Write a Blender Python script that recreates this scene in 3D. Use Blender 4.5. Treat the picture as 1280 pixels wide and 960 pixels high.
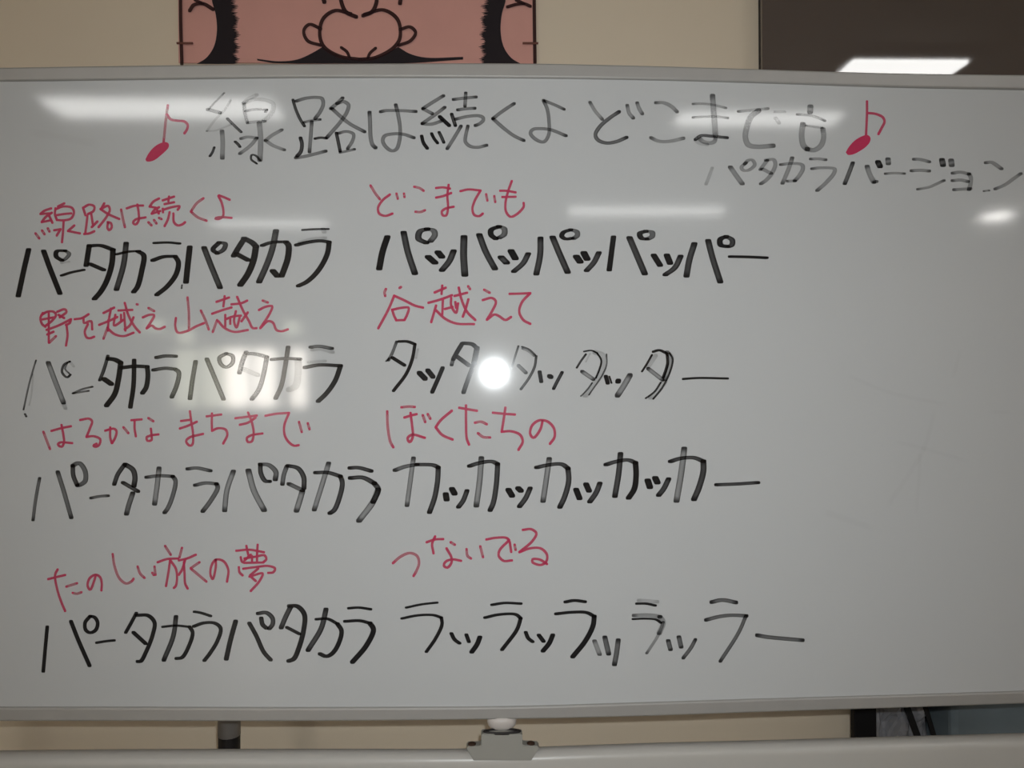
import bpy, bmesh, math, random
from mathutils import Vector, Matrix
random.seed(4)
S = bpy.context.scene
for o in list(bpy.data.objects): bpy.data.objects.remove(o)

# ------------------------------------------------------------------ camera, light, exposure
F = 1000.0; DIST = 1.15; EYE = 1.25
yaw = math.radians(1.67); roll = math.radians(.34)
fw = Vector((math.sin(yaw), math.cos(yaw), 0)); r0 = Vector((math.cos(yaw), -math.sin(yaw), 0)); u0 = Vector((0, 0, 1))
RT = r0*math.cos(roll) - u0*math.sin(roll); UP = u0*math.cos(roll) + r0*math.sin(roll)
CAM = Vector((0, -DIST, EYE))
cd = bpy.data.cameras.new('camera'); cam = bpy.data.objects.new('camera', cd); S.collection.objects.link(cam)
cd.sensor_width = 36; cd.lens = 36*F/1280; cd.clip_start = .05
m = Matrix((RT, UP, -fw)).transposed().to_4x4(); m.translation = CAM; cam.matrix_world = m
S.camera = cam
S.view_settings.view_transform = 'Standard'; S.view_settings.look = 'None'
S.view_settings.gamma = 1; S.view_settings.use_curve_mapping = False
S.view_settings.exposure = 0.25
LAMP = 9.5          # radiance of the ceiling lamps
FLASH = 20.0          # watts of the camera's flash
WINDOW = 17.0
w = bpy.data.worlds.new('world'); S.world = w; w.use_nodes = True
w.node_tree.nodes['Background'].inputs[0].default_value = (.7, .8, 1, 1)
w.node_tree.nodes['Background'].inputs[1].default_value = .4
fl = bpy.data.lights.new('camera_flash', 'SPOT'); fl.energy = FLASH; fl.shadow_soft_size = .006; fl.color = (.93, .98, 1)
fl.spot_size = math.radians(110); fl.spot_blend = 1
flo = bpy.data.objects.new('camera_flash', fl); S.collection.objects.link(flo)
flo.matrix_world = m; flo.location = CAM + RT*.016 + UP*.032

def P(px, py, Y=0.0):
    """the point of the plane y = Y seen at a pixel of the 1280 x 960 photograph"""
    v = fw + RT*((px-640)/F) + UP*((480-py)/F)
    return CAM + v*((Y+DIST)/v.y)

# ------------------------------------------------------------------ materials
def mat(name, col, rough=.5, metal=0, spec=.5, noise=None, emit=None, bump=0):
    M = bpy.data.materials.new(name); M.use_nodes = True; nt = M.node_tree; b = nt.nodes['Principled BSDF']
    b.inputs['Base Color'].default_value = (*col, 1); b.inputs['Roughness'].default_value = rough
    b.inputs['Metallic'].default_value = metal; b.inputs['Specular IOR Level'].default_value = spec
    if noise or bump:
        tc = nt.nodes.new('ShaderNodeTexCoord'); n = nt.nodes.new('ShaderNodeTexNoise')
        n.inputs['Scale'].default_value = noise[0] if noise else 60; n.inputs['Detail'].default_value = 5
        nt.links.new(tc.outputs['Object'], n.inputs['Vector'])
        if noise:
            mx = nt.nodes.new('ShaderNodeMix'); mx.data_type = 'RGBA'
            mx.inputs[6].default_value = (*col, 1); mx.inputs[7].default_value = (*[c*noise[1] for c in col], 1)
            nt.links.new(n.outputs['Fac'], mx.inputs[0]); nt.links.new(mx.outputs[2], b.inputs['Base Color'])
        if bump:
            bp = nt.nodes.new('ShaderNodeBump'); bp.inputs['Strength'].default_value = bump; bp.inputs['Distance'].default_value = .002
            nt.links.new(n.outputs['Fac'], bp.inputs['Height']); nt.links.new(bp.outputs[0], b.inputs['Normal'])
    if emit:
        b.inputs['Emission Color'].default_value = (*emit[0], 1); b.inputs['Emission Strength'].default_value = emit[1]
    return M

def ink(name, col, rough=.10):
    M = bpy.data.materials.new(name); M.use_nodes = True; nt = M.node_tree; b = nt.nodes['Principled BSDF']
    b.inputs['Base Color'].default_value = (*col, 1); b.inputs['Roughness'].default_value = rough
    b.inputs['Specular IOR Level'].default_value = .38
    at = nt.nodes.new('ShaderNodeVertexColor'); at.layer_name = 'ink'
    sp = nt.nodes.new('ShaderNodeSeparateColor'); nt.links.new(at.outputs[0], sp.inputs[0])
    uv = nt.nodes.new('ShaderNodeUVMap'); uv.uv_map = 'stroke'
    mp = nt.nodes.new('ShaderNodeMapping'); mp.inputs['Scale'].default_value = (.045, 2.6, 1)
    nt.links.new(uv.outputs[0], mp.inputs[0])
    n = nt.nodes.new('ShaderNodeTexNoise'); n.inputs['Scale'].default_value = 1; n.inputs['Detail'].default_value = 3
    nt.links.new(mp.outputs[0], n.inputs['Vector'])
    s = nt.nodes.new('ShaderNodeMath'); s.operation = 'SUBTRACT'; s.inputs[1].default_value = .5; nt.links.new(n.outputs['Fac'], s.inputs[0])
    k = nt.nodes.new('ShaderNodeMath'); k.operation = 'MULTIPLY'; nt.links.new(s.outputs[0], k.inputs[0]); nt.links.new(sp.outputs[1], k.inputs[1])
    a = nt.nodes.new('ShaderNodeMath'); a.operation = 'ADD'; a.use_clamp = True
    nt.links.new(k.outputs[0], a.inputs[0]); nt.links.new(sp.outputs[0], a.inputs[1])
    nt.links.new(a.outputs[0], b.inputs['Alpha'])
    return M

M_wall = mat('wall_paint', (.89, .77, .61), .8, noise=(3, .95), bump=.15)
M_ceil = mat('ceiling_paint', (.72, .70, .66), .9, noise=(40, .92))
M_floor = mat('floor_vinyl', (.33, .31, .28), .35, noise=(6, .8))
M_trim = mat('trim_paint', (.45, .40, .34), .5)
M_board = mat('board_enamel', (.595, .605, .615), .068, noise=(2.2, .96))
M_alu = mat('brushed_aluminium', (.46, .445, .43), .42, metal=.25, noise=(30, .9))
M_tray = mat('cream_steel', (.58, .56, .53), .3, noise=(8, .95))
M_brk = mat('grey_plastic', (.36, .35, .32), .45)
M_peg = mat('white_plastic', (.62, .57, .54), .4)
M_dark = mat('dark_rubber', (.015, .012, .012), .5)
M_brass = mat('screw_metal', (.10, .06, .045), .4, metal=.6)
M_pink = mat('pink_cotton', (.86, .445, .385), .9, noise=(14, .86), bump=.2)
M_print = mat('black_print', (.014, .008, .012), .8)
M_brown = mat('brown_print', (.045, .012, .012), .8)
M_thread = mat('brown_thread', (.2, .08, .06), .9)
M_screen = mat('screen_glass', (.125, .098, .085), .03, spec=1.0)
M_black = mat('black_plastic', (.006, .0055, .007), .6, spec=.3)
M_film = mat('grey_polythene', (.40, .40, .43), .3, noise=(25, .55), bump=.8)
M_strap = mat('black_webbing', (.006, .006, .007), .8)
M_slate = mat('slate_blue_fabric', (.22, .27, .30), .8, noise=(18, .8), bump=.4)
M_polegrey = mat('grey_tube', (.42, .39, .37), .4)
M_lamp = mat('lamp_diffuser', (.8, .8, .8), .5, emit=((1, .995, .97), LAMP))
M_spot = mat('downlight_diffuser', (.8, .8, .8), .5, emit=((1, .97, .93), 30))
M_lampbody = mat('lamp_housing', (.7, .7, .7), .4)
M_pane = mat('window_daylight', (.8, .8, .8), .3, emit=((1, .93, .84), WINDOW))
M_pane2 = mat('window_daylight_curtained', (.8, .8, .7), .3, emit=((.95, .95, .74), WINDOW*.3))
M_curtain = mat('curtain_cloth', (.35, .32, .26), .9)
M_ink = ink('black_marker_ink', (.006, .005, .006))
M_red = ink('red_marker_ink', (.62, .036, .115))

# ------------------------------------------------------------------ helpers
def obj(name, bm, material, parent=None, smooth=False):
    me = bpy.data.meshes.new(name); bm.normal_update(); bm.to_mesh(me); bm.free()
    me.materials.append(material)
    if smooth:
        for p in me.polygons: p.use_smooth = True
    o = bpy.data.objects.new(name, me); S.collection.objects.link(o)
    if parent: o.parent = parent
    return o
def thing(name, label, cat, loc=(0, 0, 0), group=None):
    o = bpy.data.objects.new(name, None); S.collection.objects.link(o); o.empty_display_size = .1
    o['label'] = label; o['category'] = cat
    if group: o['group'] = group
    return o
def tag(o, label, cat, group=None):
    o['label'] = label; o['category'] = cat
    if group: o['group'] = group
    return o
def struct(o, label=None):
    o['kind'] = 'structure'
    if label: o['label'] = label
    return o
def box(bm, x0, x1, y0, y1, z0, z1, bev=0):
    r = bmesh.ops.create_cube(bm, size=1); vs = r['verts']
    for v in vs:
        v.co = Vector(((x0+x1)/2+v.co.x*(x1-x0), (y0+y1)/2+v.co.y*(y1-y0), (z0+z1)/2+v.co.z*(z1-z0)))
    if bev:
        es = list({e for v in vs for e in v.link_edges})
        bmesh.ops.bevel(bm, geom=es, offset=bev, segments=3, affect='EDGES', profile=.5)
    return bm
def boxo(name, x0, x1, y0, y1, z0, z1, material, parent=None, bev=0):
    return obj(name, box(bmesh.new(), x0, x1, y0, y1, z0, z1, bev), material, parent)
def lathe(bm, prof, c, n=32, axis='z'):
    rings = []
    for (r, h) in prof:
        ring = []
        for i in range(n):
            a = 2*math.pi*i/n
            if axis == 'z': co = (c[0]+r*math.cos(a), c[1]+r*math.sin(a), c[2]+h)
            else: co = (c[0]+r*math.cos(a), c[1]+h, c[2]+r*math.sin(a))
            ring.append(bm.verts.new(co))
        rings.append(ring)
    for a, b in zip(rings, rings[1:]):
        for i in range(n): bm.faces.new((a[i], a[(i+1) % n], b[(i+1) % n], b[i]))
    bm.faces.new(rings[0][::-1]); bm.faces.new(rings[-1])
    bmesh.ops.recalc_face_normals(bm, faces=bm.faces)
    return bm
def interp(pts, x):
    """smooth curve through (x, z) points, straight beyond the ends"""
    n = len(pts)
    if x <= pts[0][0]: i = 0
    elif x >= pts[-1][0]: i = n-2
    else: i = max(j for j in range(n-1) if pts[j][0] <= x)
    def slope(j):
        a, b = max(j-1, 0), min(j+1, n-1)
        return (pts[b][1]-pts[a][1])/(pts[b][0]-pts[a][0])
    x0, y0 = pts[i]; x1, y1 = pts[i+1]; h = x1-x0; t = (x-x0)/h
    if t < 0: return y0+slope(i)*(x-x0)*.3
    if t > 1: return y1+slope(i+1)*(x-x1)*.3
    m0, m1 = slope(i)*h, slope(i+1)*h
    return (2*t**3-3*t*t+1)*y0+(t**3-2*t*t+t)*m0+(-2*t**3+3*t*t)*y1+(t**3-t*t)*m1
def edge_curve(pix, Y): return [(P(*p, Y).x, P(*p, Y).z) for p in pix]
def sweep_x(bm, x0, x1, n, profile):
    """profile(x) -> list of (y, z) round the section"""
    rows = []
    for i in range(n+1):
        x = x0+(x1-x0)*i/n
        rows.append([bm.verts.new((x, y, z)) for y, z in profile(x)])
    k = len(rows[0])
    for a, b in zip(rows, rows[1:]):
        for j in range(k): bm.faces.new((a[j], a[(j+1) % k], b[(j+1) % k], b[j]))
    bm.faces.new(rows[0]); bm.faces.new(rows[-1][::-1])
    bmesh.ops.recalc_face_normals(bm, faces=bm.faces)
    return bm
def rrect(y0, y1, z0, z1, r, n=4):
    out = []
    for cy, cz, a0 in ((y1-r, z1-r, 0), (y0+r, z1-r, 90), (y0+r, z0+r, 180), (y1-r, z0+r, 270)):
        for i in range(n+1):
            a = math.radians(a0+90*i/n); out.append((cy+r*math.cos(a), cz+r*math.sin(a)))
    return out

# ------------------------------------------------------------------ room
WY = .40; BY = -6.2; XL = -4.2; XR = 5.2; CH = 2.6
struct(boxo('floor', XL, XR, BY, WY, -.05, 0, M_floor))
struct(boxo('ceiling', XL, XR, BY, WY, CH, CH+.05, M_ceil))
struct(boxo('wall_back', XL-.1, XR+.1, WY, WY+.1, -.05, CH+.05, M_wall))
struct(boxo('wall_left', XL-.1, XL, BY, WY, -.05, CH+.05, M_wall))
struct(boxo('wall_right', XR, XR+.1, BY, WY, -.05, CH+.05, M_wall))
struct(boxo('wall_front', XL-.1, XR+.1, BY-.1, BY, -.05, CH+.05, M_wall))
struct(boxo('baseboard_back', XL, XR, WY-.012, WY, 0, .08, M_trim))
# the window at the far end of the room, curtains half drawn
wf = bmesh.new()
wx0, wx1, wz0, wz1 = -3.05, -1.25, 1.06, 1.58
for a in ((wx0-.05, wx1+.05, wz0-.05, wz0), (wx0-.05, wx1+.05, wz1, wz1+.05), (wx0-.05, wx0, wz0, wz1), (wx1, wx1+.05, wz0, wz1)):
    box(wf, a[0], a[1], BY, BY+.05, a[2], a[3])
win = struct(obj('window_1', wf, M_trim))
strips = [(-2.95, -2.84, M_curtain), (-2.84, -2.64, M_pane2), (-2.64, -2.60, M_curtain), (-2.60, -2.40, M_pane2), (-2.38, -2.17, M_pane),
          (-2.17, -2.13, M_curtain), (-2.13, -1.93, M_pane), (-1.93, -1.80, M_curtain), (-1.79, -1.66, M_pane), (-1.66, -1.25, M_curtain)]
for a, b, mm in strips:
    if mm is M_curtain: boxo('curtain', a, b, BY+.005, BY+.035, wz0, wz1, mm, win, .008)
    else: boxo('pane', a, b, BY+.002, BY+.012, wz0, wz1, mm, win)
boxo('curtain', wx0, wx1, BY+.005, BY+.035, wz1+.05, 1.98, M_curtain, win, .008)
for a, z, h in ((-3.0, 1.80, .10), (-2.73, 1.70, .12), (-1.78, 1.77, .12)):
    boxo('pane', a-.07, a+.07, BY+.036, BY+.042, z-h/2, z+h/2, M_pane2, win)
# ceiling lamps
def ceiling_lamp(x0, x1, y0, y1, label, m=None):
    t = thing('ceiling_lamp', label, 'ceiling lamp', group='fluorescent lamps on the ceiling')
    boxo('housing', x0-.03, x1+.03, y0-.03, y1+.03, CH-.03, CH, M_lampbody, t, .006)
    boxo('diffuser', x0, x1, y0, y1, CH-.045, CH-.028, m or M_lamp, t, .006)
ceiling_lamp(1.50, 1.98, -1.65, -1.36, 'short white ceiling lamp near the board on the right, mirrored in the dark wall screen')
ceiling_lamp(-2.05, -1.0, -2.80, -2.57, 'long white ceiling lamp whose glare lies across the left end of the title')
ceiling_lamp(.95, 1.75, -2.88, -2.73, 'long white ceiling lamp whose glare lies across the right end of the title')
ceiling_lamp(.62, 1.80, -5.0, -4.85, 'far white ceiling lamp whose glare lies above the first black row, right half')
ceiling_lamp(-2.23, -1.31, -5.46, -5.34, 'far white ceiling lamp above the curtained window, glaring above the first black row, left half')
t = thing('downlight', 'small round bright downlight glaring near the right edge of the whiteboard', 'ceiling lamp')
obj('trim_ring', lathe(bmesh.new(), [(.15, -.001), (.15, -.015), (.12, -.022)], (4.1, -5.18, CH), 32), M_lampbody, t)
obj('diffuser', lathe(bmesh.new(), [(.115, -.012), (.115, -.03), (.08, -.036)], (4.1, -5.18, CH), 32), M_spot, t)

# ------------------------------------------------------------------ strokes
def cr(pts, step=3.0):
    """Catmull-Rom through points"""
    if len(pts) == 2:
        (x0, y0), (x1, y1) = pts; n = max(2, int(math.hypot(x1-x0, y1-y0)/step))
        return [(x0+(x1-x0)*i/n, y0+(y1-y0)*i/n) for i in range(n+1)]
    q = [(2*pts[0][0]-pts[1][0], 2*pts[0][1]-pts[1][1])]+pts+[(2*pts[-1][0]-pts[-2][0], 2*pts[-1][1]-pts[-2][1])]
    out = []
    for i in range(1, len(q)-2):
        p0, p1, p2, p3 = q[i-1:i+3]
        n = max(2, int(math.hypot(p2[0]-p1[0], p2[1]-p1[1])/step)+1)
        d = [max(1e-3, math.hypot(b[0]-a[0], b[1]-a[1]))**.5 for a, b in ((p0, p1), (p1, p2), (p2, p3))]
        t0 = 0; t1 = d[0]; t2 = t1+d[1]; t3 = t2+d[2]
        for j in range(n):
            t = t1+(t2-t1)*j/n; r = []
            for k in (0, 1):
                A1 = (t1-t)/(t1-t0)*p0[k]+(t-t0)/(t1-t0)*p1[k]; A2 = (t2-t)/(t2-t1)*p1[k]+(t-t1)/(t2-t1)*p2[k]
                A3 = (t3-t)/(t3-t2)*p2[k]+(t-t2)/(t3-t2)*p3[k]
                B1 = (t2-t)/(t2-t0)*A1+(t-t0)/(t2-t0)*A2; B2 = (t3-t)/(t3-t1)*A2+(t-t1)/(t3-t1)*A3
                r.append((t2-t)/(t2-t1)*B1+(t-t1)/(t2-t1)*B2)
            out.append(tuple(r))
    out.append(pts[-1])
    return out
# how dense the ink lies: left edge, inner left, middle, inner right, right edge; ends; dryness
STY = {'K': ((.985, .985, .98, .985, .985), .99, .06), 'D': ((.97, .95, .86, .92, .96), .985, .35), 'M': ((.90, .83, .72, .78, .88), .96, .5),
       'G': ((.60, .54, .47, .52, .60), .84, .4), 'g': ((.36, .31, .26, .31, .36), .44, .3), 'E': ((.93, .66, .46, .58, .88), .93, .45),
       'a': ((.30, .38, .42, .55, .95), .8, .4), 'b': ((.95, .55, .42, .38, .30), .8, .4), 'R': ((.93, .91, .88, .91, .93), .96, .2), 'r': ((.84, .80, .76, .80, .84), .92, .3),
       'T': ((.76, .68, .60, .66, .74), .93, .45), 'f': ((.02, .05, .06, .05, .02), .02, .05)}
# light crosses the film twice, so each crossing takes the square root of the wanted density
STY = {k: (tuple(1-(1-c)**.5 for c in v[0]), 1-(1-v[1])**.5, v[2]*.6) for k, v in STY.items()}
XV = (-1, -.62, 0, .62, 1)
def support(nx, ny, a, b):
    q = 1.5; ax, ay = abs(a*nx), abs(b*ny)
    h = (ax**q+ay**q)**(1/q)
    gx = a*(ax/h)**(q-1)*(1 if nx >= 0 else -1); gy = b*(ay/h)**(q-1)*(1 if ny >= 0 else -1)
    return gx, gy
class Ink:
    def __init__(s, Y): s.bm = bmesh.new(); s.uv = s.bm.loops.layers.uv.new('stroke'); s.col = s.bm.verts.layers.float_color.new('ink'); s.Y = Y; s.k = 0; s.u = {}
    def stroke(s, pts, a, b, sty):
        cov, end, dry = STY[sty]; Y = s.Y-.000004*(s.k % 60); s.k += 1
        path = cr(pts, 2.0); L = [0]
        for p, q in zip(path, path[1:]): L.append(L[-1]+math.hypot(q[0]-p[0], q[1]-p[1]))
        rows = []
        def row(Lp, Rp, c, u):
            r = []
            for i, v in enumerate(XV):
                t = (v+1)/2; x = Lp[0]+(Rp[0]-Lp[0])*t; y = Lp[1]+(Rp[1]-Lp[1])*t
                vv = s.bm.verts.new(P(x, y, Y)); cc = c[i] if isinstance(c, tuple) else c
                vv[s.col] = (cc, dry, 0, 1); s.u[vv] = (u+s.k*311, v); r.append(vv)
            rows.append(r)
        def d_at(i):
            p = path[max(i-1, 0)]; q = path[min(i+1, len(path)-1)]; l = math.hypot(q[0]-p[0], q[1]-p[1]) or 1
            return (q[0]-p[0])/l, (q[1]-p[1])/l
        def cap(p, d, sign, u):
            out = []
            for j in range(1, 6):
                f = math.radians(18*j); c, sn = math.cos(f), math.sin(f)
                n = (d[1], -d[0]); e = (d[0]*sign, d[1]*sign)
                l = support(n[0]*c+e[0]*sn, n[1]*c+e[1]*sn, a, b); r = support(-n[0]*c+e[0]*sn, -n[1]*c+e[1]*sn, a, b)
                out.append(((p[0]+l[0], p[1]+l[1]), (p[0]+r[0], p[1]+r[1]), end, u+sign*j))
            return out
        for args in reversed(cap(path[0], d_at(0), -1, 0)): row(*args)
        fade = max(2.0, min(6.0, .18*L[-1]))
        for i, p in enumerate(path):
            d = d_at(i); n = (d[1], -d[0]); o_ = support(n[0], n[1], a, b)
            k = max(0, 1-min(L[i], L[-1]-L[i])/fade)
            row((p[0]+o_[0], p[1]+o_[1]), (p[0]-o_[0], p[1]-o_[1]), tuple(c+(end-c)*k for c in cov), L[i])
        for args in cap(path[-1], d_at(len(path)-1), 1, L[-1]): row(*args)
        for r, q in zip(rows, rows[1:]):
            for j in range(4): s.bm.faces.new((r[j], r[j+1], q[j+1], q[j]))
    def blob(s, pts, sty='R'):
        Y = s.Y-.000004*(s.k % 60); s.k += 1; path = cr(pts+[pts[0]], 2.0)[:-1]; vs = []
        for x, y in path:
            v = s.bm.verts.new(P(x, y, Y)); v[s.col] = (.86, .1, 0, 1); s.u[v] = (x, y*.1); vs.append(v)
        s.bm.faces.new(vs)
    def block(s, x0, y0, sc, a, b, text, sty0='K'):
        """one stroke per line: [style][*width] x,y x,y ... ; '/' starts a new stroke at the same corner; P is a filled shape"""
        for line in text.replace(';', '\n').split('\n'):
            tk = line.split()
            if not tk: continue
            st, wm = sty0, 1.0
            if ',' not in tk[0]:
                h = tk.pop(0)
                if '*' in h: h, mm = h.split('*'); wm = float(mm)
                if h: st = h
            segs = [[]]
            for w_ in tk:
                if w_ == '/': segs.append([segs[-1][-1]] if segs[-1] else []); continue
                x, y = w_.split(','); segs[-1].append((x0+float(x)/sc, y0+float(y)/sc))
            for sg in segs:
                sg = [p for i, p in enumerate(sg) if i == 0 or p != sg[i-1]]
                if len(sg) == 1: sg.append((sg[0][0]+.3, sg[0][1]))
                if st == 'P': s.blob(sg)
                else: s.stroke(sg, a*wm/2/sc, b*wm/2/sc, st)
    def build(s, name, material, parent, label=None):
        for f in s.bm.faces:
            for l in f.loops: l[s.uv].uv = s.u[l.vert]
        o = obj(name, s.bm, material, parent)
        if label: o['label'] = label
        return o

# ------------------------------------------------------------------ the whiteboard on its stand
WB = thing('mobile_whiteboard', 'large white board in a grey metal frame covered with black and red Japanese handwriting', 'whiteboard')
BX0, BX1 = -.89, .92
top_out = edge_curve([(0, 84), (200, 81), (400, 79), (640, 78.5), (800, 81.5), (953, 86), (1120, 91), (1280, 93)], -.004)
top_in = edge_curve([(0, 101), (200, 98.5), (400, 96.5), (640, 97), (800, 99), (953, 103), (1120, 108.5), (1280, 111.5)], -.004)
bot_in = edge_curve([(0, 884.5), (160, 884.5), (400, 885), (640, 883.5), (800, 879), (960, 874), (1120, 869.5), (1280, 864.5)], -.004)
bot_out = edge_curve([(0, 902), (160, 902), (400, 902), (640, 899.5), (800, 896), (960, 890.5), (1120, 885.5), (1280, 880)], -.004)
panel = obj('panel', sweep_x(bmesh.new(), BX0+.004, BX1-.004, 40, lambda x: [(0, interp(bot_in, x)-.004), (.018, interp(bot_in, x)-.004), (.018, interp(top_in, x)+.004), (0, interp(top_in, x)+.004)]), M_board, WB)
obj('frame_rail', sweep_x(bmesh.new(), BX0, BX1, 40, lambda x: rrect(-.004, .022, interp(top_in, x), interp(top_out, x), .003)), M_alu, WB)
obj('frame_rail', sweep_x(bmesh.new(), BX0, BX1, 40, lambda x: rrect(-.004, .022, interp(bot_out, x), interp(bot_in, x), .003)), M_alu, WB)
for xa in (BX0-.02, BX1):
    boxo('frame_rail', xa, xa+.02, -.004, .022, interp(bot_out, xa), interp(top_out, xa), M_alu, WB, .003)
tray_top = edge_curve([(0, 940.5), (160, 939), (400, 938.5), (600, 938), (800, 931.5), (960, 927.5), (1120, 923), (1280, 918.5)], .004)
obj('crossbar', sweep_x(bmesh.new(), BX0-.05, BX1+.05, 40, lambda x: rrect(-.010, .022, interp(tray_top, x)-.075, interp(tray_top, x), .0145, 8)), M_tray, WB, True)
for xa in (BX0-.075, BX1+.035):
    boxo('post', xa, xa+.04, -.01, .03, .06, 1.75, M_tray, WB, .006)
    boxo('foot', xa-.005, xa+.045, -.28, .13, .05, .10, M_tray, WB, .01)
    for yy in (-.25, .10):
        obj('caster', lathe(bmesh.new(), [(.018, -.012), (.025, -.008), (.025, .008), (.018, .012)], (xa+.02, yy, .025), 20, 'y'), M_black, WB)

# latch between the board and the crossbar
zt = interp(tray_top, .0)
bm = bmesh.new()
prof = [(592, 951), (664, 951), (674, 935.5), (672, 933), (654.5, 932), (653, 930), (653, 919.5), (651.5, 918), (603, 918), (601.5, 919.5), (601.5, 931), (600, 933), (585, 933.5), (583, 936)]
fr = [bm.verts.new(P(x, y, -.013)) for x, y in prof]; bk = [bm.verts.new(v.co+Vector((0, .017, 0))) for v in fr]
bm.faces.new(fr); bm.faces.new(bk[::-1])
for i in range(len(fr)): bm.faces.new((fr[i], bk[i], bk[(i+1) % len(fr)], fr[(i+1) % len(fr)]))
bmesh.ops.recalc_face_normals(bm, faces=bm.faces)
bmesh.ops.bevel(bm, geom=[e for e in bm.edges if abs(e.verts[0].co.y+.013) < 1e-5 and abs(e.verts[1].co.y+.013) < 1e-5], offset=.0012, segments=2, affect='EDGES')
brk = obj('latch_bracket', bm, M_brk, WB)
c = P(627.5, 917.4, -.0052); c.z = P(627.5, 918, -.013).z+.0002
def squash(bm, yc, k):
    for v in bm.verts: v.co.y = yc+(v.co.y-yc)*k
    return bm
obj('socket', squash(lathe(bmesh.new(), [(.0255, -.003), (.0275, .0008), (.0262, .0025), (.022, .0025), (.021, -.001)], (c.x, c.y, c.z), 36), c.y, .27), M_dark, brk)
for px in (590, 663.5):
    q = P(px, 934.6, -.006); q.z = P(px, 933.3 if px < 600 else 932.4, -.013).z; obj('screw', lathe(bmesh.new(), [(.0058, -.001), (.0058, .0015), (.0035, .003)], (q.x, q.y, q.z), 16), M_brass, brk)
zb = interp(bot_out, c.x)
R_ = .0212; hz = zb-c.z
obj('latch_peg', squash(lathe(bmesh.new(), [(.012, -.001), (.0165, .001), (.0198, .0045), (R_, .0095), (R_, hz+.002), (R_*.6, hz+.003)], (c.x, .0085, c.z), 40), .0085, .62), M_peg, WB, True)

# ------------------------------------------------------------------ the handwriting
IY = -.00012
def line(name, mt, label, blocks, layer=0):
    k = Ink(IY-.0003*layer)
    for b in blocks: k.block(*b)
    return k.build(name, mt, panel, label)
Z = 6.4
line('title_line', M_ink, 'large grey-black marker title across the top of the board', [
(160, 110, Z, 30, 22, """
*.5 770,40 700,110 645,170; *1.15 640,172 690,185 735,198
g*.6 820,100 770,180 700,250 630,345; g*.5 630,345 700,340 770,315 830,290
D*.8 795,245 850,300 905,352; *1.25 752,345 758,430 755,560; D*.7 690,475 675,515 655,545; D*.8 858,430 880,450 895,470
g*1.1 1030,55 960,90 920,125; *.9 930,125 935,200 955,280; g*1.2 930,120 1000,92 1090,95 1160,125 1160,180 1120,235 1080,265
*.8 940,185 1020,170 1110,175 / 1100,190; 960,278 1030,270 1095,266
*1.45 1050,280 1060,380 1060,480 1055,575; D*.6 1058,580 1020,540 990,535 985,570 1030,605
905,405 950,392 1030,400 / 980,460 895,525; 1230,335 1150,380 1100,420 / 1160,460 1250,495""", 'G'),
(340, 110, Z, 30, 24, """
D*.8 168,95 190,170 225,250 260,305; T 195,105 270,82 350,75 400,85 410,130 385,190 345,245; T*.8 255,275 310,262 385,252
T 318,270 310,380 300,510; D*.8 345,405 390,397 435,403; D 228,400 240,450 230,510 200,545; T 190,558 260,548 430,505
T 565,80 530,115 470,165; T 520,125 570,108 612,135 600,190 540,280 440,395; T 480,165 540,220 620,285 740,350
D*.9 515,360 530,430 545,505; T*.9 530,362 600,348 652,370 645,420 605,485; T*.8 545,515 600,505 660,490
T*1.1 780,195 785,290 790,400 805,455 828,478; T 870,190 900,182 1000,180 1150,188; T 990,135 1010,220 1025,320 1020,420 995,490 960,503 910,470 885,420 900,385 960,368 1050,370 1135,398""", 'T'),
(520, 110, Z, 28, 24, """
220,62 140,110 55,165 / 130,205; 230,155 150,215 50,285 / 120,290 210,262; K*1.1 190,230 265,300
K 45,385 60,440 90,482; K*.9 125,365 145,405 172,440; D*.9 185,355 205,395 222,435
300,92 380,82 480,72; 398,40 392,145; 335,175 400,165 470,162; D 285,210 315,300; 315,250 400,230 500,222 535,235 540,255 510,285 475,300
360,305 310,390 250,485; 415,305 400,370 395,430 430,465 490,475 565,458
785,125 700,180 615,245 / 700,320 780,380 862,420
1020,100 1050,170 1065,280 1060,380 1020,432 950,405 915,360 935,332 1000,325 1080,335 1200,382; *.9 1030,103 1110,135 1185,170""", 'T'),
(720, 110, Z, 30, 26, """
*.9 112,115 150,180 210,250; M 345,190 270,240 190,310 155,375 175,415 240,440 320,430 405,395; 410,140 425,200 458,240; 490,120 505,165 530,205
640,118 700,118 760,145 808,190; 600,398 660,425 740,428 860,402
*.7 935,128 1000,125 1100,135 1200,160; *.7 935,236 1020,230 1120,228 1215,240; *1.5 1092,65 1100,180 1110,300 1115,380; *1.1 1115,400 1110,425 1080,440 1020,430 985,402
D*.9 955,412 1000,382 1080,385 1210,398; g 955,415 985,440 1050,452""", 'G'),
(920, 110, Z, 30, 24, """
*.9 20,188 120,178 255,165; *1.5 180,180 120,230 85,320 75,400 100,455 170,470 295,462; g*.8 310,190 390,190; g 315,240 345,280
*1.6 595,150 592,190; *.8 490,212 580,218 650,235 710,262; *1.5 535,290 525,380 540,460 570,490; *1.4 570,488 620,498 680,460 702,390 695,330; *.7 560,300 620,310 690,318""", 'G')])
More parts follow.
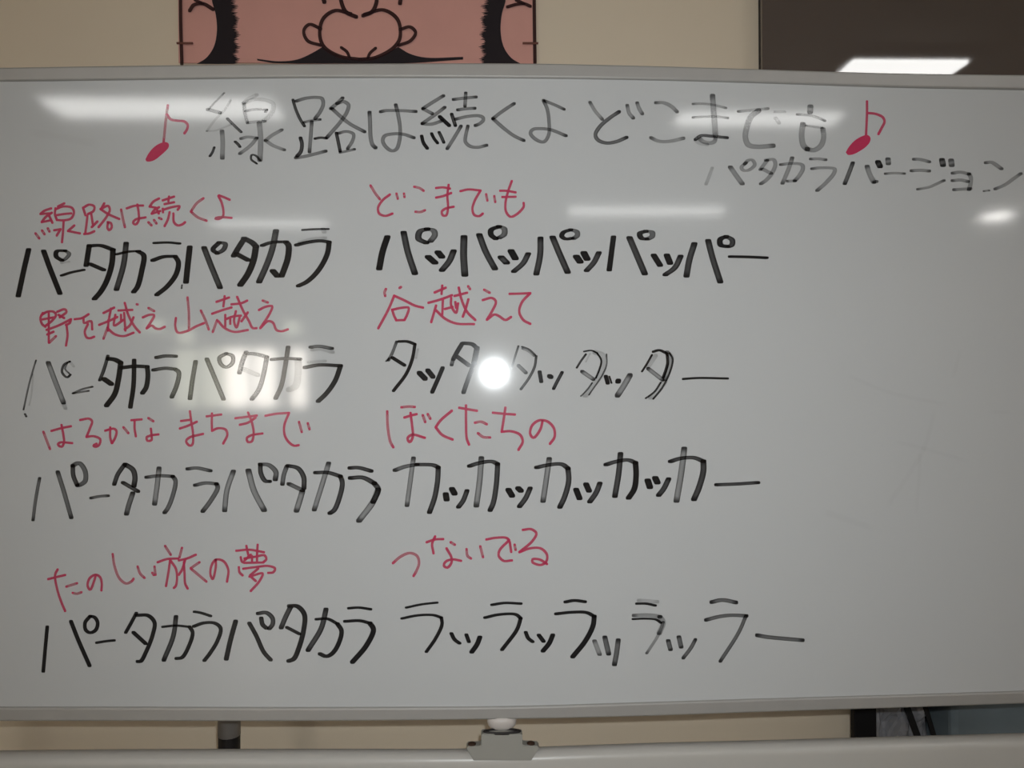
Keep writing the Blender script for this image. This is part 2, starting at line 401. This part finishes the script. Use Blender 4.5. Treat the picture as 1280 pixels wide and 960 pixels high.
line('subtitle_line', M_ink, 'grey marker subtitle under the right end of the title', [
(870, 180, Z, 34, 22, """
g*.8 130,190 105,260 80,322; *1.2 275,185 320,250 370,318; *.9 400,150 362,190 385,213 430,205 470,165 450,128 415,132 390,160
*.9 570,130 540,170 515,205; 560,130 620,125 635,160 610,230 560,290 520,318; 530,200 600,235
680,165 760,155 850,168 855,200 825,255 790,295 / 735,297; 770,110 740,200 692,315
920,120 980,118 1035,126; 930,198 1000,190 1110,202 1100,240 1040,310 970,372
M 1255,150 1225,230 1190,318""", 'G'),
(1080, 180, Z, 34, 24, """
*1.2 25,180 45,240 78,305; 82,305 100,300; D*1.4 112,145 128,178; *1.3 192,122 195,155
*.8 172,238 240,232 322,237
400,122 440,122 520,142; 382,214 450,210 520,216; *.8 430,362 520,345 580,320 640,292; M*1.4 624,128 632,168; *1.4 697,132 702,168
710,233 770,225 840,240 / 855,270 850,330 840,365; 710,293 770,288 830,300; 722,366 780,362 850,358
975,150 1020,145 1060,170 1100,198; *.6 960,377 1000,372; *.9 1050,360 1130,325 1200,275 1255,237""", 'G')])
def note(blocks, label): return line('music_note', M_red, label, blocks)
note([(160, 110, Z, 20, 20, """
r 318,140 302,260 285,430; 312,212 340,250 400,262 450,268 478,295 470,335 452,362
P 140,570 160,530 200,480 250,445 300,432 325,445 325,475 300,505 255,545 210,578 165,590 145,585""", 'R')], 'red quaver drawn before the title')
note([(920, 110, Z, 20, 20, """
1048,108 1048,200 1040,375; 1055,200 1120,208 1175,235 1188,270 1165,320 1140,368
P 878,515 900,475 950,420 1010,385 1050,375 1075,395 1072,430 1040,470 990,505 940,530 895,535""", 'R')], 'red quaver drawn after the title')

RW = 19
line('lyric_line', M_red, 'small red handwriting above the first black row, left half', [
(10, 230, Z, RW, RW, """
345,195 290,215 260,240 / 330,235; 350,230 300,265 270,305 / 345,290; 325,245 355,310; r 220,395 250,435; r 272,372 292,402; r 318,355 332,380
450,155 400,180; 380,195 375,240 390,285; 385,200 440,180 510,190 528,225 505,275 450,290 390,288; 385,250 450,240 505,235
445,295 440,380 432,465; 370,370 420,362 / 390,412; 530,332 480,376 / 575,395
600,190 615,235 620,250; 605,188 650,165 690,180 685,215 640,240; 635,255 628,320 618,395; 665,235 680,330; 610,400 650,395 690,378; 670,345 715,300
770,155 745,200; 750,195 800,175 815,205 790,260 725,345; 740,200 800,240 890,280; 800,310 795,350 810,370 830,345 822,312 798,305
r 905,205 920,280 935,345; 950,195 1010,175 1080,172; 1035,165 1045,230 1045,290 1020,325 1000,310 1020,285 1100,267""", 'R'),
(180, 220, Z, RW, RW, """
120,180 75,205 45,245 / 100,255; 120,250 80,275 62,302 / 130,280; 100,262 118,300; r 35,370 60,395; r 80,352 100,380; r 120,335 140,345
150,195 240,165; 200,165 195,200; 165,225 240,210; 150,262 152,290; 155,270 220,250 285,243 270,270; 205,290 190,350 165,400; 235,300 240,370 270,395 310,385 328,370
r 475,178 420,220 375,285 / 430,330 500,358
600,155 640,170 685,190; 595,160 620,210 635,280 630,325 590,345 570,340 600,330 700,335""", 'R')])
line('lyric_line', M_red, 'small red handwriting above the first black row, right half', [
(460, 210, Z, RW, RW, """
r 20,140 60,205 95,250; 175,212 115,260 80,320 90,365 140,383 195,365; r 228,205 238,245; r 288,205 292,232
r 370,150 410,160 445,182; r 380,350 420,352 455,338
545,160 600,155 655,165; 545,237 600,225 665,200; 645,135 635,220 640,320 625,380 600,380 590,350 620,325 685,310
740,185 800,172 900,180 / 850,270 835,330 850,375 890,385 918,365; r 945,210 955,260; r 1010,225 1018,272
1150,105 1120,190 1100,280 1105,350 1140,390 1190,370 1245,310 1245,280; 1058,182 1110,183 1180,195; 1075,232 1180,230""", 'R')])
line('chant_line', M_ink, 'first row of bold black katakana, left half', [
(10, 290, Z, 44, 24, """
165,140 130,290 82,512; 285,152 335,290 415,492; *.9 455,150 390,155 385,195 432,228; M*.75 455,150 490,175 460,215 440,225; g*.6 430,248 485,238
*.75 430,348 500,325 605,303
650,108 625,268; *1.05 650,112 740,108 840,142 / 830,260 790,390 740,480 692,535; 655,255 765,303
*.75 870,178 960,158 1050,152; 1040,155 1085,185 1070,310 1035,440 1005,480; D*1.05 945,90 925,260 868,460
*.8 1172,88 1280,84 1370,92""", 'K'),
(1, 1, 1, 6.6, 4, """
190,324.5 203,320 218,319.5 / 222,327 219,342 208,357 195,367.5""", 'K'),
(220, 280, Z, 48, 28, """
110,185 95,320 80,465; M*.3 48,488 45,515; D 225,190 275,320 352,508; K*.85 345,148 295,205 330,235 ; D*.85 345,148 395,160 380,205 330,235
545,120 500,190 462,255; *1.1 545,115 610,150 640,180 / 620,290 575,400 515,488; 485,240 575,288
*.85 690,172 760,148 880,142; *1.05 880,145 900,170 895,270 870,350 845,415; *1.1 775,375 810,415; D*1.05 800,55 770,200 720,340 665,462
*.6 1015,48 1100,42 1215,40; g*.8 1175,40 1185,65; *.9 965,168 1060,145 1160,135 1225,145 / 1210,240 1140,370 1050,460 980,495; g*.8 990,150 1090,120 1190,110""", 'K')])
line('chant_line', M_ink, 'first row of bold black katakana, right half', [
(460, 275, Z, 52, 28, """
155,135 115,260 90,390; D 285,100 320,260 375,428; D*1.0 475,72 415,92 405,150 465,182; M*.95 470,72 525,85 535,120 500,170
K*1.1 482,295 535,342; K*1.1 560,258 590,295; D 685,248 650,330 592,402
D*1.1 768,135 765,290 775,440; D 890,118 940,250 1015,390; *.9 1050,52 985,80 985,120 1022,150; M*.9 1045,52 1090,70 1090,115 1050,142
D*1.1 1065,298 1108,342; K*1.1 1145,248 1178,308""", 'K'),
(640, 275, Z, 52, 28, """
D*.9 130,270 90,345 15,412; D*.95 228,145 225,280 195,432; D 325,138 380,270 445,418; *.8 470,78 410,100 398,130 430,152 480,146; M*.85 470,78 520,95 522,125 492,148
*1.1 515,292 545,335; *1.1 575,263 600,312; D*.9 695,262 655,340 597,405
*.85 812,135 795,270 778,400; D 940,142 990,260 1062,430; *.9 1070,90 1022,108 1035,145 1075,152; M*.9 1070,90 1122,100 1120,132 1085,152""", 'K'),
(800, 275, Z, 50, 28, """
110,282 160,362; *1.05 215,282 240,345; D*.95 325,290 280,380 203,438
D*1.0 435,190 395,320 372,448; D 545,165 580,300 642,495; *.95 690,132 642,155 645,200 695,212; D*.9 690,132 738,160 735,200 710,212
*.8 722,293 850,295 1010,302""", 'K')])
line('lyric_line', M_red, 'small red handwriting above the second black row, left half', [
(20, 360, Z, RW, RW, """
215,200 195,240 210,290 235,310; 205,215 250,190 300,190 320,215 290,260 240,300; 210,252 300,235; 262,200 262,300 262,435; 245,335 340,300 440,250; r 265,438 320,385; 250,372 300,350
330,190 390,170 405,190 370,220 350,235; 340,215 385,240; 440,250 430,280 400,295; 405,300 412,380 400,460
470,250 530,240 580,210; 540,240 545,280 600,265 610,330; 575,290 550,350 565,395 590,402 625,390
700,200 785,157; 760,165 745,240; 665,295 740,265 810,232; 740,255 735,340; r 700,405 735,310; 740,330 790,370 860,385 940,358
820,180 930,175; 870,120 900,220 950,310 990,355; 795,215 785,300 860,255; 865,200 875,340; 840,215 840,260; 940,235 910,300 870,330; r 966,130 973,132
r 1060,160 1105,185; 1015,235 1065,215 1105,218 1080,270 1045,323 / 1085,300 1115,322 1150,328 1190,310""", 'R'),
(180, 350, Z, RW, RW, """
r 348,140 358,250 360,400; 255,305 250,370 270,420 340,410 420,370 480,345; r 455,245 490,320 518,395
580,175 680,140; 645,130 635,210; 545,270 630,240 700,220; r 550,415 585,320; 595,330 640,380 720,415 830,400
700,195 780,185 825,165; 745,135 790,240 840,330 870,385 900,385; 650,280 650,370; 650,315 720,290 775,285; 735,250 720,330 740,380 765,300; 830,260 780,330; 690,300 690,350
r 950,165 990,180; 920,240 970,215 1025,210 1010,260 930,385 / 990,330 1030,340 1060,400 1100,410 1150,395""", 'R')])
line('lyric_line', M_red, 'small red handwriting above the second black row, right half', [
(460, 345, 5.818, 18, 18, """
r 130,95 120,120 125,145; r 230,87 240,80; 190,145 150,240 75,380; 190,143 270,180 340,215 400,230; 175,245 190,290 205,320; 180,245 240,232 295,232 285,280 265,320 / 205,322
485,120 565,85; 540,70 535,130; 440,195 530,170 610,140; 545,165 540,280; 460,335 495,215; 495,250 560,310 640,345 770,350
630,145 720,122; 660,85 680,170 720,260 780,320; 560,240 615,225; 605,160 605,215 640,268 655,200; 730,170 710,240 690,295; r 728,75 742,95; 635,190 640,230
r 845,100 885,122; 835,175 900,160 930,185 900,260 865,318 / 920,280 950,290 1000,320 1040,298
1030,130 1110,128 1180,125 / 1120,190 1100,260 1130,320 1180,348""", 'R')])
line('chant_line', M_ink, 'second row of black katakana, left half, partly worn thin', [
(20, 430, Z, 40, 28, """
M*.35 160,130 110,300 60,525; g*.3 135,240 125,400 105,490; M*.45 72,560 82,580; E 258,150 310,290 380,470; g*.8 382,480 395,515
D*.5 430,140 385,165 368,225 410,268 435,245; M*.35 412,150 393,200 425,235; g*.5 430,140 462,180
M*.5 455,395 530,362 610,342; M*.5 460,395 580,375
D*.7 735,95 705,200 670,290; K*1.1 740,118 790,125 838,150 / 820,280 790,400 725,492; *1.15 705,280 762,320
845,190 950,178 1050,182 / 1055,260 1040,350 1012,392; *.95 945,130 940,330 915,505""", 'K'),
(150, 420, Z, 38, 26, """
292,172 360,160 445,162; 268,272 360,258 440,265 / 470,290 455,390 415,488
605,205 580,350 560,500; 695,185 760,340 828,505; *.9 850,140 795,175 808,225 850,250 900,215 900,160 850,140
M 1010,130 980,200 955,295; M 1010,140 1090,145 1175,168 / 1150,300 1110,430 1055,505; g*1.2 990,265 1100,312""", 'D'),
(250, 420, Z, 38, 26, """
*.95 575,188 680,180 800,185; 705,90 680,250 650,400 605,498; g*1.5 785,200 785,300 765,400 715,430
M*.95 885,90 950,82 1055,100; g 900,110 970,105 1060,130; *1.05 840,252 950,232 1125,238 / 1080,360 1010,460 945,522; g*.8 870,210 1000,200""", 'K')])
line('chant_line', M_ink, 'second row of black katakana, right half, with hollow worn strokes', [
(470, 410, Z, 30, 24, """
M*.8 165,110 130,200 100,258; M*.5 105,240 82,265; *.9 185,108 250,108 312,130 / 290,250 240,370 140,502; g*.6 335,170 320,240; 130,237 228,298
*1.5 348,360 392,405; *1.4 415,340 455,390; *1.15 533,320 495,410 450,512
*1.2 690,125 650,190 618,250; M 615,255 605,295; *1.2 700,122 770,130 808,162 ; D*1.5 808,162 785,280 ; D*1.2 785,280 740,400 700,515; *1.2 650,230 745,300""", 'K'),
(630, 410, Z, 30, 24, """
D*.55 115,145 85,240 60,325; D*.55 145,150 200,172 248,215; G*.5 145,165 195,188 240,225; D*.7 258,225 245,310 200,400 135,490; M 115,300 175,358
*1.1 285,352 298,428; *1.4 365,385 375,392; D*.9 465,355 430,420 397,485
D*.55 655,210 615,265 582,318; g*.4 688,205 655,270; K*.5 640,188 700,180 745,200 / 778,260 760,340 735,400; g*1.5 730,195 785,215 800,280 770,380 700,470 650,540; M*.4 820,210 822,290 790,370 680,535; M*.4 705,440 670,490 615,545; E*1.1 625,348 715,410
*1.15 815,388 830,440; *.5 843,388 860,440; *1.5 915,422 912,428; E*1.5 1008,378 960,460 908,540""", 'K'),
(740, 410, Z, 30, 24, """
K*.55 480,215 440,285 400,348; g*1.1 510,220 450,310; *.8 490,190 540,178 600,205 / 605,280 590,340 570,395; G*1.3 600,195 635,240 618,320 585,410; D*.5 620,200 645,250 625,350 560,480 490,568; D*.5 550,435 500,510 430,562; g*1.5 580,430 530,500 470,555; E*1.1 450,325 565,415
K*.75 730,408 850,400 1085,404""", 'K')])
line('lyric_line', M_red, 'small red handwriting above the third black row, left half', [
(30, 500, Z, RW, RW, """
r 155,255 180,320 208,392; 220,247 300,225 375,210; 300,200 315,280 320,340 300,375 270,355 290,340 385,345
450,160 520,150 545,170 530,220 500,295 / 560,290 610,315 600,360 570,375 555,365 580,350
650,245 720,230 740,250 730,300 705,345; 690,220 690,300 702,345; r 795,218 835,265
860,162 940,155; 885,160 885,230 895,290; r 995,145 1035,170; 1015,230 1020,280 1020,320 990,327 980,300 1010,285 1075,275""", 'R'),
(210, 490, Z, RW, RW, """
105,232 180,222; 95,292 160,270 230,238; 175,155 185,230 200,340 195,420 175,430 145,395 170,365 280,335
310,195 425,180; 352,172 350,240 352,310 / 400,290 460,300 475,340 442,412
540,210 620,200 710,188; 575,262 640,245 700,205; 640,165 670,240 685,330 670,395 640,400 630,370 670,345 755,332
780,190 860,175 968,167 / 930,270 935,350 970,405 1010,430 1045,425; r 1048,240 1070,320; r 1118,250 1132,298""", 'R')])
line('lyric_line', M_red, 'small red handwriting above the third black row, right half', [
(470, 490, 5.333, 17, 17, """
r 75,130 78,230 95,330 115,368; r 170,102 220,97 258,100; 190,170 240,155 270,148; 230,140 240,220 245,300 225,335 210,310 240,285 325,305; r 312,155 328,200; r 345,148 362,178
505,125 430,190 398,235 / 440,285 510,317
555,105 610,115 672,125; 600,90 600,200 605,310 620,350; r 660,205 700,198 738,215; r 680,275 715,300 760,303
780,138 850,145 925,150; 862,105 850,190 838,265 / 900,262 960,285 978,330 950,385
1110,195 1095,250 1050,305 1028,280 1040,225 1085,190 1140,195 1185,240 1190,300 1160,345""", 'R')])
line('chant_line', M_ink, 'third row of grey-black katakana, left half', [
(30, 565, Z, 36, 26, """
*.75 125,210 95,370 72,545; M 270,160 320,320 378,525; D 390,110 395,190 425,265; M*1.1 390,110 440,88 488,150 490,230 455,260 430,268
*.85 537,368 605,355 672,350
D 805,100 750,180 722,258; D*1.2 810,100 870,140 888,200 880,270; *1.15 870,330 840,420 820,495; D 792,245 912,315
980,202 1080,190 1190,195 / 1212,230 1190,350 1150,450 1125,485; E*1.15 1080,130 1065,270 1045,415
""", 'M'),
(180, 565, Z, 38, 26, """
350,135 420,128 530,150; 410,266 490,248 580,255 / 590,285 540,380 470,475
E*1.1 715,155 665,300 645,468; E*1.25 835,148 880,310 960,465; D 930,100 935,170 970,232 1005,235; M*1.1 930,98 1000,105 1055,160 1050,220""", 'M'),
(310, 565, Z, 40, 28, """
M*.9 310,115 285,190 275,258; D 320,110 400,130 445,200 448,290; E*1.15 435,315 410,400 388,470; M 328,255 438,308
D 540,165 640,165 740,195 / 755,250 730,370 690,465 655,490; E 645,90 590,270 530,462
D 815,128 880,125 985,152; D*1.1 820,208 920,205 1010,250 / 1042,300 1000,400 ; E*1.2 1042,300 1000,400 888,550""", 'M')])
line('chant_line', M_ink, 'third row of black katakana, right half', [
(490, 560, Z, 42, 28, """
M 25,178 100,150 200,132 ; D 200,132 330,137 370,155 / 365,260 340,400 300,515; E*.9 172,80 150,240 120,460
K*1.2 430,370 437,412; K*1.2 480,328 500,365; *.95 600,342 570,420 532,472
620,145 690,122 800,108 845,128 / 835,290 810,440 785,498; E*1.1 715,80 700,270 675,462
K*1.2 932,335 960,382; K*1.2 1010,322 1030,342; 1105,322 1070,400 1020,468""", 'D'),
(660, 555, Z, 44, 28, """
70,188 150,170 270,162 320,195 / 325,300 290,430 255,505; E 170,118 150,260 120,458
K*1.1 385,365 412,435; K*1.1 465,322 488,375; 575,315 545,390 495,462
625,165 700,142 800,128 860,150 ; K*1.05 860,150 865,250 850,360 805,432; D*1.05 740,78 725,240 695,418
K*1.2 958,292 975,345; K*1.2 1018,272 1035,308; 1125,280 1085,360 1045,410""", 'D'),
(780, 550, Z, 44, 28, """
372,172 450,148 560,142 635,170 ; D*1.1 635,170 635,250 600,380 560,475; E*1.1 482,68 460,250 420,488
*.95 742,358 900,352 1070,341""", 'D')])
line('lyric_line', M_red, 'small red handwriting above the fourth black row, left half', [
(40, 670, Z, RW, RW, """
130,345 190,330 265,312; 205,268 185,310 200,420 235,530 265,600; r 275,405 360,378; r 325,455 360,462 395,450
510,310 500,350 465,430 445,400 460,340 510,310 545,330 558,380 555,435
r 645,145 660,240 700,340 755,380 800,360 812,342
r 845,245 865,300 900,335; r 980,245 988,310; r 962,295 975,312""", 'R'),
(190, 670, Z, RW, RW, """
r 105,80 150,150; 45,210 120,185 210,180; 145,190 130,300 112,400; 150,200 190,260 200,330 190,400 175,415; r 240,95 220,170; 215,195 280,180 350,150; 265,190 240,270 215,310; 255,210 260,300 265,380 285,420; r 310,258 380,210; r 310,260 370,310 435,365
510,190 510,250 485,345 468,310 475,240 510,190 570,200 610,270 600,365
675,118 780,110 895,130; 755,80 770,150; 845,70 840,150; 710,170 720,205 740,215; 740,180 830,165 900,155 915,185 890,210; 745,215 890,212; 800,160 800,205; 840,160 840,205; 695,250 700,290 725,315; 730,262 820,250 930,240 985,260 970,290 930,295; 850,260 785,315 ; 780,325 885,300 860,360 790,440; 790,325 830,360; 740,195 790,150""", 'R')])
line('lyric_line', M_red, 'small red handwriting above the fourth black row, right half', [
(480, 640, 5.818, 18, 18, """
r 65,372 120,325 190,298 240,320 255,370 235,430 215,465
310,220 370,200 430,197; 372,178 350,230 360,300; r 485,220 515,238; 455,265 490,330 490,370 460,405 435,390 450,360 500,345 560,355
r 600,270 608,320 632,338; r 700,250 720,328
745,200 810,188 890,188 910,205 / 840,280 835,320 870,355 930,352; 915,220 925,290; r 950,238 957,275
1010,130 1070,125 1108,155 1080,210 985,292 / 1060,265 1140,265 1185,310 1180,360 1140,385 1080,365 1080,345 1130,345 1185,378""", 'R')])
line('chant_line', M_ink, 'fourth row of bold black katakana, left half', [
(40, 750, Z, 30, 24, """
122,215 105,400 90,570; *1.1 312,172 370,320 460,525; 465,130 425,180 430,240 465,262 510,240 525,180 500,138 465,130
*.85 517,342 590,330 658,323
*.95 835,105 795,180 750,260; *1.1 840,122 930,125 980,180 965,280 915,410 870,490 845,492; *1.1 812,260 908,348
*.8 1045,215 1150,205 1260,215; *1.05 1260,215 1285,260 1250,380 1200,460 1155,468; D*1.25 1152,135 1130,290 1055,480""", 'K'),
(200, 740, Z, 32, 24, """
*.85 275,158 320,165 405,192; *1.0 270,275 350,248 440,250 485,290 460,390 400,490 355,548
*1.25 605,235 565,380 530,535; *1.1 715,250 770,350 830,480 885,543; *1.15 810,210 820,260 850,288; D*1.15 785,172 850,165 900,210 900,260 875,292
D*1.25 1045,120 1005,200 970,285; *1.25 1035,112 1100,115 1155,180 1150,300 1110,450 1070,535 1030,552; *.95 1015,283 1115,335""", 'K'),
(300, 740, Z, 32, 24, """
*.9 610,218 700,215 780,255 ; *1.15 780,255 812,310 790,410 740,490 690,515 640,495; D*1.3 688,140 650,290 545,465
*.85 870,130 950,125 1045,138; 840,235 960,230 1040,250 ; *1.3 1040,250 1068,300 1010,430 900,560""", 'K')])
line('chant_line', M_ink, 'fourth row of black katakana, right half', [
(490, 740, Z, 32, 22, """
*.8 115,125 230,100 360,85; *.9 80,212 200,188 330,185 395,205 / 400,260 350,370 275,478
475,332 500,380 540,410; 595,342 615,398; *1.25 703,362 680,420 638,480
*.95 800,103 900,88 1030,93; 745,205 860,180 990,180 1030,210 / 1000,300 880,462
1070,322 1090,370 1125,398; *1.1 1175,345 1212,395""", 'K'),
(660, 740, Z, 34, 24, """
*1.15 198,345 170,410 120,472
300,80 370,68 455,78; 225,175 350,162 470,165 530,195 ; *1.2 530,195 520,270 460,390 358,518
G*1.1 532,392 572,498; M*1.2 615,362 645,495; M*1.2 722,385 710,480 692,580
K*.8 870,93 950,94 1018,108; g*1.2 890,68 1030,78; K*.7 840,217 940,213 1025,221 1062,246; G*1.2 850,188 970,185 1055,198 / 1082,240 1050,330 ; G*.7 1082,240 1050,330 950,490
M*1.1 1122,390 1140,460; M*1.1 1207,360 1225,440""", 'K'),
(820, 730, Z, 32, 28, """
*.9 315,445 280,510 218,592
*1.1 445,145 530,128 640,148; 400,288 500,262 600,250 725,255 ; *.9 720,255 660,390 515,618
*1.1 810,410 900,425 1172,450""", 'M')])
line('erased_traces', M_ink, 'faint grey traces of wiped-off writing on the empty right side', [
(0, 0, 1, 5, 5, """
1062,470 1110,490 1180,505; 1120,552 1160,562 1208,576; *1.2 1168,515 1155,560 1110,632; 1150,570 1146,640; 1200,440 1192,470; *1.6 1030,640 1090,660; 1240,515 1262,515; *2 40,165 120,180""", 'f')])

# ------------------------------------------------------------------ things on the wall behind
PY = WY-.008
bm = bmesh.new()
a, b_ = P(223, 79.3, PY-.002), P(670, 79.3, PY-.002)
x0, x1, z0 = a.x, b_.x, (a.z+b_.z)/2
n = 24
def wav(x): return .0012*math.sin(x*31)
bm = sweep_x(bm, x0, x1, 40, lambda x: [(PY-.002+wav(x), z0), (PY+.001+wav(x), z0), (PY+.001+wav(x), z0+.85), (PY-.002+wav(x), z0+.85)])
banner = tag(thing('wall_banner', 'pink cloth banner with a black brush drawing hanging on the beige wall above the whiteboard', 'banner'), 'pink cloth banner with a black brush drawing hanging on the beige wall above the whiteboard', 'banner')
cloth = obj('cloth', bm, M_pink, banner)
DY = PY-.0045
def ext(pts, material, name, d=.0008):
    bm = bmesh.new(); f = [bm.verts.new(P(200+x/2.56, y/2.56, DY)) for x, y in pts]; k = [bm.verts.new(v.co+Vector((0, d, 0))) for v in f]
    bm.faces.new(f); bm.faces.new(k[::-1])
    for i in range(len(f)): bm.faces.new((f[i], k[i], k[(i+1) % len(f)], f[(i+1) % len(f)]))
    bmesh.ops.recalc_face_normals(bm, faces=bm.faces)
    return obj(name, bm, material, cloth)
def mirror(p): return [(1272-x, y) for x, y in p]
UPY = -150
side_in = cr([(160, UPY), (168, -40), (166, 0), (178, 45), (182, 100), (172, 150), (148, 185), (118, 204)], 6)
side_out = []
for i in range(150):
    y = 204-(204-UPY)*i/149; base = 244 if y > 40 else 236-(40-y)*.03
    side_out.append((base+(random.uniform(2, 12) if i % 2 else random.uniform(-12, -4))+4*math.sin(i*.35), y))
ext(side_in+side_out, M_print, 'print'); 
so2 = [(x-6+random.uniform(-3, 3), y) for x, y in side_out]
ext(mirror([(x+0, y) for x, y in side_in])[::1]+mirror(so2), M_print, 'print')
chin = cr([(310, 188), (380, 196), (440, 190), (490, 168), (520, 150)], 6)+cr([(520, 150), (560, 172), (600, 186), (638, 192)], 6)[1:]+cr([(638, 192), (690, 184), (730, 168), (762, 150)], 6)[1:]+cr([(762, 150), (800, 172), (850, 184), (970, 182)], 6)[1:]+[(970, 190), (900, 195), (830, 200), (760, 203), (520, 203), (430, 203), (360, 201), (312, 193)]
ext(chin, M_print, 'print')
k = Ink(DY-.0002)
k.block(200, 0, 2.56, 11, 11, """
610,44 560,34 522,60 511,110 525,150 575,180 640,190; 655,46 715,32 760,62 768,120 748,152 690,184 640,190
*.9 514,92 478,78 460,98 472,130 515,145; *.9 768,95 800,86 818,104 802,130 764,145
*1.1 578,-30 580,5 595,38 628,54; *1.1 694,-30 692,10 678,38 650,50
*.8 580,152 598,166 608,188; *.8 690,154 672,170 664,188; *1.2 518,-20 526,6; *1.2 772,-20 768,10
95,34 108,16 138,12 170,30; *.8 138,12 112,0; *.9 1185,20 1165,12 1140,14 1112,22; *.9 1165,12 1140,0
*1.0 66,-150 66,60 70,204; *1.0 1196,-150 1198,60 1200,200""", 'K')
M_inkb = ink('brown_black_print', (.03, .006, .008), .8)
k.build('print', M_inkb, cloth)
for px in (231, 663):
    q = P(px, 54, DY-.001)
    bt = bmesh.new(); bmesh.ops.create_cone(bt, cap_ends=True, segments=8, radius1=.0022, radius2=.0022, depth=.03, matrix=Matrix.Translation(q) @ Matrix.Rotation(math.pi/2, 4, 'Y'))
    obj('thread', bt, M_thread, banner)

SY = .36
sx0 = P(953, 45, SY).x
scr = thing('wall_screen', 'dark glossy wall screen at the upper right mirroring a bright ceiling lamp', 'screen')
boxo('housing', sx0+.004, sx0+1.616, SY+.006, WY-.001, 1.42, 2.36, M_black, scr, .006)
boxo('display', sx0, sx0+1.62, SY, SY+.012, 1.42, 2.36, M_screen, scr, .002)

# ------------------------------------------------------------------ things behind, under the board
PO = .16
pc = P(286.5, 915, PO); pr = 13.3/F*(PO+DIST)
zj = P(286.5, 919, PO).z
pole = thing('standing_pole', 'upright grey pole with a black lower section behind the whiteboard, left of the latch', 'pole')
obj('tube', lathe(bmesh.new(), [(pr*1.02, zj+.0005), (pr*1.02, 1.4), (pr*.8, 1.41)], (pc.x, PO, 0), 32), M_polegrey, pole, True)
obj('sleeve', lathe(bmesh.new(), [(.06, 0), (.06, .02), (pr*.96, .03), (pr*.99, zj), (pr*.9, zj+.001)], (pc.x, PO, 0), 32), M_dark, pole)

def wx(px, Y): return P(px, 902, Y).x
# a black-sided low cabinet with an open front and what stands in it
CY0, CY1 = .235, .39
cx0 = wx(1068, CY0); cx1 = cx0+.9; tw = wx(1096, CY0)-cx0
cab = thing('low_rack', 'black steel low rack by the wall behind the lower right of the whiteboard', 'rack')
for xa in (cx0, cx1-tw):
    boxo('post', xa, xa+tw, CY0, CY0+.016, 0, .82, M_black, cab, .002)
    boxo('post', xa+(.072 if xa == cx0 else 0), xa+tw+(.072 if xa == cx0 else 0), CY1-.03, CY1, 0, .82, M_black, cab, .002)
boxo('back_panel', cx0+.08, cx1-tw, CY1-.012, CY1-.002, .05, .80, M_black, cab)
for za in (.12, .48, .79):
    boxo('shelf', cx0+.004, cx1-.004, CY0+.006, CY1-.014, za, za+.018, M_black, cab, .002)
# clear crumpled bag with two black straps
GY = CY0+.035
bag = thing('plastic_bag', 'crumpled translucent grey bag with two slanting black straps on the black rack', 'bag')
bx0, bx1 = wx(1098, GY), wx(1176, GY)
bm = bmesh.new(); NX, NZ = 26, 22
grid = []
for i in range(NX+1):
    col = []
    for j in range(NZ+1):
        u, v = i/NX, j/NZ
        y = GY+.012+.03*(abs(2*u-1)**3)+.010*math.sin(u*17+v*9)+.007*math.sin(v*23-u*11)+random.uniform(-.003, .003)
        col.append(bm.verts.new((bx0+.003+(bx1-bx0-.006)*u, y, .522+.25*v-.02*abs(2*u-1))))
    grid.append(col)
for i in range(NX):
    for j in range(NZ): bm.faces.new((grid[i][j], grid[i+1][j], grid[i+1][j+1], grid[i][j+1]))
bk = [[bm.verts.new((v.co.x, GY+.085, v.co.z)) for v in (grid[i][0], grid[i][NZ])] for i in range(NX+1)]
for i in range(NX):
    bm.faces.new((bk[i][0], bk[i][1], bk[i+1][1], bk[i+1][0]))
    bm.faces.new((grid[i][0], bk[i][0], bk[i+1][0], grid[i+1][0])); bm.faces.new((grid[i][NZ], grid[i+1][NZ], bk[i+1][1], bk[i][1]))
bm.faces.new([grid[0][j] for j in range(NZ+1)]+[bk[0][1], bk[0][0]]); bm.faces.new([grid[NX][j] for j in range(NZ, -1, -1)]+[bk[NX][0], bk[NX][1]])
bmesh.ops.recalc_face_normals(bm, faces=bm.faces)
obj('pouch', bm, M_film, bag)
def strap(pa, pb, wpx):
    A = P(*pa, GY-.004); B = P(*pb, GY-.004); D = (B-A); A = A-D*.8; B = B+D*2.0
    hw = Vector((wpx/2/F*(GY+DIST), 0, 0)); bm = bmesh.new(); rows = []
    for i in range(9):
        c = A+(B-A)*(i/8)
        rows.append([bm.verts.new(c+s*hw+Vector((0, y, 0))) for s, y in ((-1, 0), (1, 0), (1, .003), (-1, .003))])
    for p, q in zip(rows, rows[1:]):
        for j in range(4): bm.faces.new((p[j], p[(j+1) % 4], q[(j+1) % 4], q[j]))
    bm.faces.new(rows[0]); bm.faces.new(rows[-1][::-1]); bmesh.ops.recalc_face_normals(bm, faces=bm.faces)
    obj('strap', bm, M_strap, bag)
strap((1134, 884), (1146, 917), 8.5); strap((1157, 883), (1167, 917), 6)
# slate box
bb = thing('storage_box', 'slate blue fabric storage box at the right on the black rack', 'storage box')
q0 = wx(1190, CY0+.03)
boxo('body', q0, cx1-tw-.012, CY0+.03, CY1-.03, .50, .73, M_slate, bb, .012)
boxo('lid', q0-.003, cx1-tw-.009, CY0+.027, CY1-.027, .715, .755, M_slate, bb, .01)
